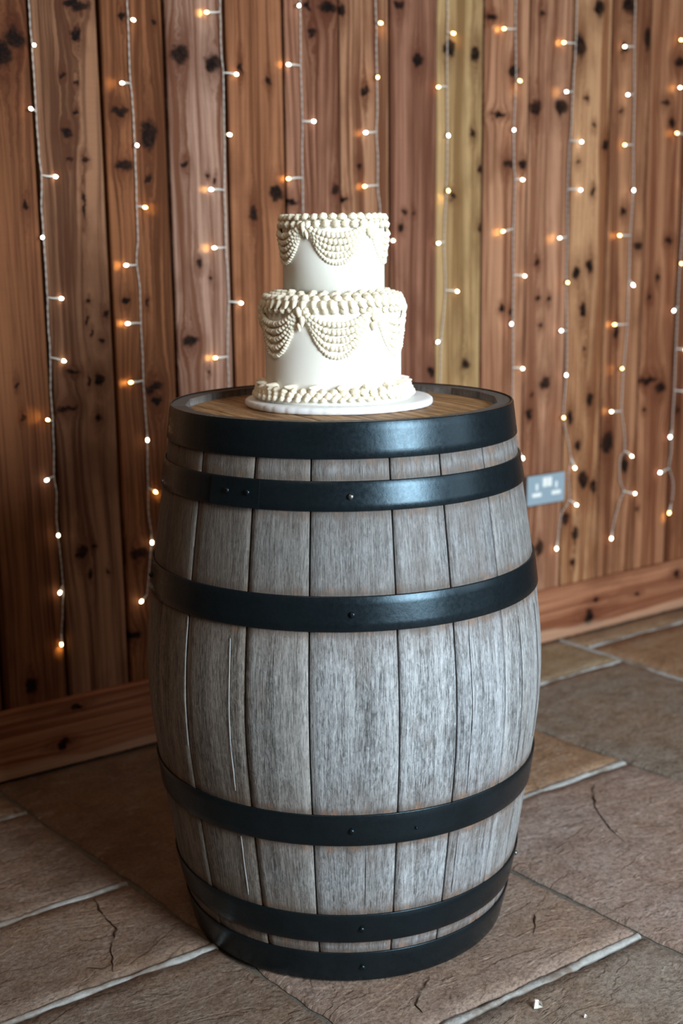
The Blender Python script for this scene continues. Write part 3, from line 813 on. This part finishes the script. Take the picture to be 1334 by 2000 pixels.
# ------------------------------------------------------------------ double socket
sock = empty('double_socket', W0 + Dv * .741 + Nv * .0 + Vector((0, 0, .487)), WA)
tag(sock, 'brushed steel double power socket with white inserts on the plank wall right of the barrel', 'socket')
pm, N, B = material('brushed_steel', srgb(158, 178, 192), .45, .25)
x, y, z = N.sep(N.coord()); N.put(B['Normal'], N.bump(N.noise(N.xyz(N.m('MULTIPLY', x, 8), y, N.m('MULTIPLY', z, 400)), 1, 2), .1, .001))
wp, _, _ = material('white_plastic', srgb(236, 238, 236), .35)
gb, _, _ = material('grey_box', srgb(112, 96, 92), .6)
bm = bmesh.new(); box_bm(bm, -.073, .073, -.006, .0175, -.042, .042, .003); bmobj('back_box', bm, gb, sock)
bm = bmesh.new(); box_bm(bm, -.0765, .0765, -.0125, -.0060, -.0445, .0445, .0028, 3); plate = bmobj('face_plate', bm, pm, sock)
for x_ in (-.0095, .0095):
    bm = bmesh.new(); box_bm(bm, x_ - .0085, x_ + .0085, -.0165, -.0115, .008, .036, .0015); bmobj('rocker_switch', bm, wp, sock)
for cx_ in (-.040, .040):
    bm = bmesh.new(); box_bm(bm, cx_ - .0042, cx_ + .0042, -.0142, -.0115, .000, .020, .0018); bmobj('earth_pin_shutter', bm, wp, sock)
    bm = bmesh.new(); box_bm(bm, cx_ - .0185, cx_ + .0185, -.0142, -.0115, -.020, -.008, .0018); bmobj('live_pin_shutter', bm, wp, sock)
for cx_ in (-.060, .060):
    bm = bmesh.new(); bmesh.ops.create_uvsphere(bm, u_segments=12, v_segments=6, radius=.0034)
    for v in bm.verts: v.co = Vector((cx_ + v.co.x, -.0125 + v.co.y * .4, v.co.z))
    bmobj('plate_screw', bm, pm, sock, True)

# ------------------------------------------------------------------ fairy lights
wire_m, N, B = material('clear_wire', srgb(196, 182, 172), .4, 0, .4)
sleeve_m, N, B = material('clear_sleeve', srgb(244, 234, 220), .3, 0, .5)
B['Subsurface Weight'].default_value = .6; B['Subsurface Radius'].default_value = (.006, .005, .004); B['Subsurface Scale'].default_value = 1
def glow(name, col, st):
    m = bpy.data.materials.new(name); m.use_nodes = True; nt = m.node_tree; nt.nodes.clear()
    e = nt.nodes.new('ShaderNodeEmission'); e.inputs[0].default_value = col; e.inputs[1].default_value = st
    nt.links.new(e.outputs[0], nt.nodes.new('ShaderNodeOutputMaterial').inputs[0]); return m
led_warm = glow('led_warm', (1, .62, .22, 1), 14)
led_white = glow('led_white', (1, .86, .60, 1), 14)
led_cool = glow('led_cool', (.96, .97, .92, 1), 14)

def smooth_path(pts, step=.006):
    out = []
    n = len(pts)
    for i in range(n - 1):
        p0, p1, p2, p3 = pts[max(0, i - 1)], pts[i], pts[i + 1], pts[min(n - 1, i + 2)]
        L = (p2 - p1).length; m_ = max(1, int(L / step))
        for k in range(m_):
            t = k / m_
            out.append(.5 * ((2 * p1) + (p2 - p0) * t + (2 * p0 - 5 * p1 + 4 * p2 - p3) * t * t + (3 * p1 - p0 - 3 * p2 + p3) * t ** 3))
    out.append(pts[-1]); return out
def tube(vs, fs, pts, rad, sides=5):
    st = len(vs); n = len(pts)
    for i, p in enumerate(pts):
        d = (pts[min(n - 1, i + 1)] - pts[max(0, i - 1)]).normalized()
        a = d.cross(Vector((0, 1, 0)));
        if a.length < .01: a = d.cross(Vector((1, 0, 0)))
        a.normalize(); b = d.cross(a)
        r = rad[i] if isinstance(rad, (list, tuple)) else rad
        for k in range(sides):
            t = 2 * pi * k / sides; vs.append(p + a * r * cos(t) + b * r * sin(t))
    for i in range(n - 1):
        for k in range(sides):
            k2 = (k + 1) % sides
            fs.append((st + i * sides + k, st + i * sides + k2, st + (i + 1) * sides + k2, st + (i + 1) * sides + k))
    fs.append(tuple(st + k for k in reversed(range(sides)))); fs.append(tuple(st + (n - 1) * sides + k for k in range(sides)))

# every strand: label, wire pixels, bulbs (tip x, tip y, join x, join y, tone, patch)
# tone w warm, n neutral, c cool; patch = 1 when its beam makes an orange spot on the boards
S = [
 ('leftmost strand of fairy lights, hanging beside the far left plank gap',
  [(55,-90),(56,0),(62,85),(67.5,165),(71,225),(77,310),(81,342),(81,400),(85,460),(88,500),(92,575),(94,627),(98,695),(99,762),(103,822),(105,875),(106,927),(110.5,968),(110.5,1000),(113,1040),(119,1097),(123,1142),(123,1180),(120,1235)],
  [(67,88,63,84,'n',0),(60,212,70,218,'n',0),(109,345,81,342,'n',0),(83,464,85,458,'c',0),(120,583,94,581,'n',0),(125,705,98,698,'n',0),(93,820,103,822,'w',1),(91,938,105,930,'c',0),(114,1046,113,1038,'n',0),(117,1158,123,1142,'n',0),(120,1259,120,1237,'w',1)]),
 ('second strand of fairy lights from the left, running down behind the barrel\'s left side',
  [(247,-90),(248,0),(250,36),(253,130),(255,162),(259,200),(262,260),(263,285),(266,360),(267,403),(269,460),(267,515),(273,560),(275,630),(278,687),(280,743),(283,792),(287,845),(288,893),(289,947),(290,1000),(296,1045),(293,1090),(290,1130),(287,1160)],
  [(261,39,250,35,'n',0),(238,162,255,163,'n',1),(268,284,263,278,'c',0),(284,405,267,403,'w',1),(246,518,267,517,'n',1),(249,632,275,631,'n',1),(255,747,280,743,'w',1),(288,860,287,848,'n',0),(304,961,289,952,'w',1),(297,1060,295,1045,'n',0),(276,1175,287,1161,'n',0)]),
 ('third strand of fairy lights from the left, beside a plank gap',
  [(430,-90),(430,0),(430,24),(432,100),(436,142),(437,190),(438,262),(439,300),(438,370),(440,425),(441,483),(444,520),(445,549),(447,590),(445,631),(445,697),(447,744),(448,830),(450,900)],
  [(403,24,430,23,'w',1),(462,145,437,142,'n',0),(449,263,438,261,'n',0),(412,370,438,371,'c',1),(418,484,440,483,'n',1),(471,592,447,589,'n',0),(420,699,445,696,'w',1),(470,812,448,810,'n',0)]),
 ('strand of fairy lights hanging behind the left half of the cake',
  [(586,-90),(586,0),(587,75),(587,127),(589,180),(591,236),(590,300),(591,347),(592,410),(594,480),(595,560),(596,660),(598,760),(598,840)],
  [(584,11,586,4,'c',0),(563,126,587,128,'n',1),(613,237,591,236,'c',0),(563,349,591,347,'w',1),(617,468,594,466,'n',0),(570,582,595,580,'n',0),(622,700,597,699,'n',0)]),
 ('strand of fairy lights hanging behind the right half of the cake',
  [(732,-90),(733,0),(735,45),(735,100),(736,148),(737,210),(735,258),(738,310),(738,362),(742,407),(744,480),(745,560),(746,660),(747,760),(748,840)],
  [(744,45,734,43,'w',1),(738,151,736,145,'w',0),(714,259,736,257,'c',1),(712,364,738,362,'w',1),(768,470,744,468,'n',0),(722,580,745,578,'n',0),(770,690,746,688,'n',0)]),
 ('strand of fairy lights on the paler olive toned plank right of the cake',
  [(875,-90),(874,0),(874,63),(873,168),(874,265),(872,370),(868,471),(870,567),(862,662),(860,740),(858,840)],
  [(886,65,874,62,'w',1),(856,170,873,169,'w',0),(876,265,874,256,'c',0),(876,373,872,366,'w',1),(856,475,868,471,'n',0),(893,569,870,567,'n',0),(855,668,862,661,'c',0),(880,765,859,762,'n',0)]),
 ('strand of fairy lights above the right end of the barrel top',
  [(1009,-90),(1008,0),(1007,55),(1008,125),(1008,156),(1006,200),(1004,248),(1004,320),(1006,350),(1003,445),(1002,500),(1003,537),(1002,630),(1002,718),(1001,760),(1003,808),(1010,850),(1014,890)],
  [(984,56,1007,56,'w',1),(1016,158,1008,154,'w',1),(1004,254,1004,247,'c',0),(1021,351,1006,350,'n',0),(982,452,1003,446,'w',1),(1025,539,1003,537,'n',0),(999,633,1002,624,'c',0),(1021,720,1002,718,'n',0),(1021,895,1012,880,'n',0)]),
 ('strand of fairy lights hanging down in front of the steel socket',
  [(1128,-90),(1127,0),(1125,84),(1122,130),(1119,179),(1116,250),(1112,290),(1109,370),(1108,460),(1106,550),(1107,645),(1106,730),(1101,812),(1107,850),(1115,893),(1110,930),(1112,975),(1098,1000),(1092,1030),(1089,1055)],
  [(1101,83,1125,84,'w',1),(1106,179,1119,180,'c',1),(1136,277,1115,274,'c',0),(1134,371,1110,369,'c',0),(1093,465,1108,462,'n',1),(1109,552,1106,547,'w',0),(1096,646,1107,645,'c',0),(1106,733,1106,724,'c',0),(1101,816,1101,810,'w',0),(1123,914,1115,893,'n',0),(1126,986,1112,976,'n',0),(1087,1072,1089,1055,'n',0)]),
 ('strand of fairy lights with a loose loop low down right of the socket',
  [(1242,-90),(1241,0),(1239,90),(1239,185),(1237,283),(1237,365),(1231,460),(1230,500),(1228,548),(1225,633),(1220,700),(1218,720),(1215,770),(1214,803),(1219,840),(1220,880),(1212,892),(1210,920),(1213,946),(1219,958),(1212,975),(1203,1005),(1196,1035)],
  [(1220,91,1239,90,'n',0),(1226,185,1239,185,'c',0),(1220,283,1237,282,'w',0),(1238,372,1237,362,'c',0),(1210,460,1231,459,'w',1),(1237,557,1229,547,'c',0),(1200,634,1225,633,'w',1),(1215,720,1219,716,'w',1),(1194,804,1214,802,'n',1),(1234,891,1220,880,'n',0),(1240,964,1217,959,'n',0),(1194,1052,1196,1035,'n',0)]),
 ('rightmost strand of fairy lights at the right edge, over the last plank gap',
  [(1345,-90),(1345,0),(1344,80),(1345,172),(1340,262),(1338,350),(1334,440),(1328,520),(1324,594),(1322,640),(1320,682),(1317,762),(1313,830),(1311,880),(1307,912),(1312,930),(1315,949),(1312,980)],
  [(1330,78,1345,80,'w',0),(1328,171,1345,172,'n',1),(1322,260,1341,262,'w',1),(1342,362,1338,355,'n',0),(1352,455,1334,450,'n',0),(1331,515,1329,508,'w',0),(1316,607,1324,597,'c',0),(1338,683,1320,681,'n',0),(1342,764,1317,762,'n',0),(1309,854,1313,838,'c',0),(1289,923,1307,914,'c',0),(1307,1002,1311,983,'w',1)]),
]
tones = {'w': led_warm, 'n': led_white, 'c': led_cool}
spot_data = bpy.data.lights.new('led_beam', 'SPOT')
spot_data.energy = .07; spot_data.color = (1, .74, .22); spot_data.spot_size = radians(75); spot_data.spot_blend = 1; spot_data.shadow_soft_size = .003
for si, (lab, wpx, bulbs) in enumerate(S):
    top = on_wall(*wpx[0], -.012)
    root = empty('fairy_light_strand', W0 + Dv * top.x + Nv * .012 * -1 + Vector((0, 0, top.z)), WA)
    tag(root, lab, 'fairy lights', 'strands of fairy lights on the plank wall')
    org = Vector((top.x, .012, top.z))
    path = smooth_path([on_wall(x, y, -.0125) - org for x, y in wpx])
    vs, fs = [], []
    for ph in (0, pi):
        pts = []
        L = 0
        for i, p in enumerate(path):
            if i: L += (p - path[i - 1]).length
            w = 2 * pi * L / .035 + ph
            wig = .0012 * noise.noise(Vector((L * 30, si, 0)))
            pts.append(p + Vector((cos(w) * .0010 + wig, sin(w) * .0009, 0)))
        tube(vs, fs, pts, .00095, 5)
    mesh('wire', vs, fs, wire_m, root, smooth=True)
    for bi, (tx, ty, jx, jy, tn, patch) in enumerate(bulbs):
        dpx = sqrt((tx - jx) ** 2 + (ty - jy) ** 2)
        zf = min(dpx / 26, 1)
        j = on_wall(jx, jy, -.0125) - org
        off = -.010 + .020 * (1 - zf)      # short ones point out of the wall
        t_ = on_wall(tx, ty, off) - org
        ax = (t_ - j); L = ax.length; ax.normalize()
        rr = .0039
        # lamp: rice-shaped LED
        pts = []; rad = []
        for q in range(9):
            s = q / 8; pts.append(t_ + ax * (-.0075 + .0125 * s)); rad.append(max(.0004, rr * sqrt(max(0, 1 - (2 * s - 1) ** 2)) * (.82 + .18 * s)))
        vs, fs = [], []; tube(vs, fs, pts, rad, 10)
        bulb = mesh('bulb', vs, fs, tones[tn], root, smooth=True)
        e = t_ - ax * .0055
        mid_ = (j + e) / 2 + Vector((0, 0, .0008 * (1 if bi % 2 else -1)))
        pts = [j, j.lerp(mid_, .5), mid_, mid_.lerp(e, .5), e, e + ax * .002]
        vs, fs = [], []; tube(vs, fs, pts, [.0014, .0016, .0019, .0026, .0033, .0028], 8)
        mesh('sleeve', vs, fs, sleeve_m, bulb, smooth=True)
        if patch:
            lo = bpy.data.objects.new('led_beam', spot_data); COL.objects.link(lo); lo.parent = bulb
            lo.location = t_ + ax * .005 + Vector((0, -.003, 0))
            lo.rotation_euler = (ax * .55 + Vector((0, .85, 0))).to_track_quat('-Z', 'Y').to_euler()

# ------------------------------------------------------------------ crumbs on the floor
cm, N, B = material('white_chip', srgb(236, 232, 224), .6)
def on_floor(px, py, z=0):
    v = ray(px, py); return CAM + v * ((z - CAM.z) / v.z)
for (px, py, s, lab) in ((1050, 1966, .0085, 'small torn white paper scrap standing on the slab at the lower right'), (1143, 1987, .003, 'tiny white fleck on the slab right of the paper scrap')):
    p = on_floor(px, py, .001)
    rr = random.Random(px); vs = []
    base = [(-1, -.5), (-.3, -.75), (.8, -.6), (1.05, .2), (.2, .6), (-.8, .4)]
    for x, y in base: vs.append((x * s, y * s, rr.uniform(-.1, .1) * s))
    for x, y in base: vs.append((x * s * .55 + rr.uniform(-.2, .2) * s, y * s * .6, s * rr.uniform(.7, 1.5)))
    fs = [(i, (i + 1) % 6, (i + 1) % 6 + 6, i + 6) for i in range(6) if i != 1] + [tuple(reversed(range(6))), (6, 7, 8, 9), (9, 10, 11, 6)]
    o = mesh('paper_scrap', vs, fs, cm); o.location = p + Vector((0, 0, .0008)); o.rotation_euler = (0, 0, .3)
    tag(o, lab, 'scrap')
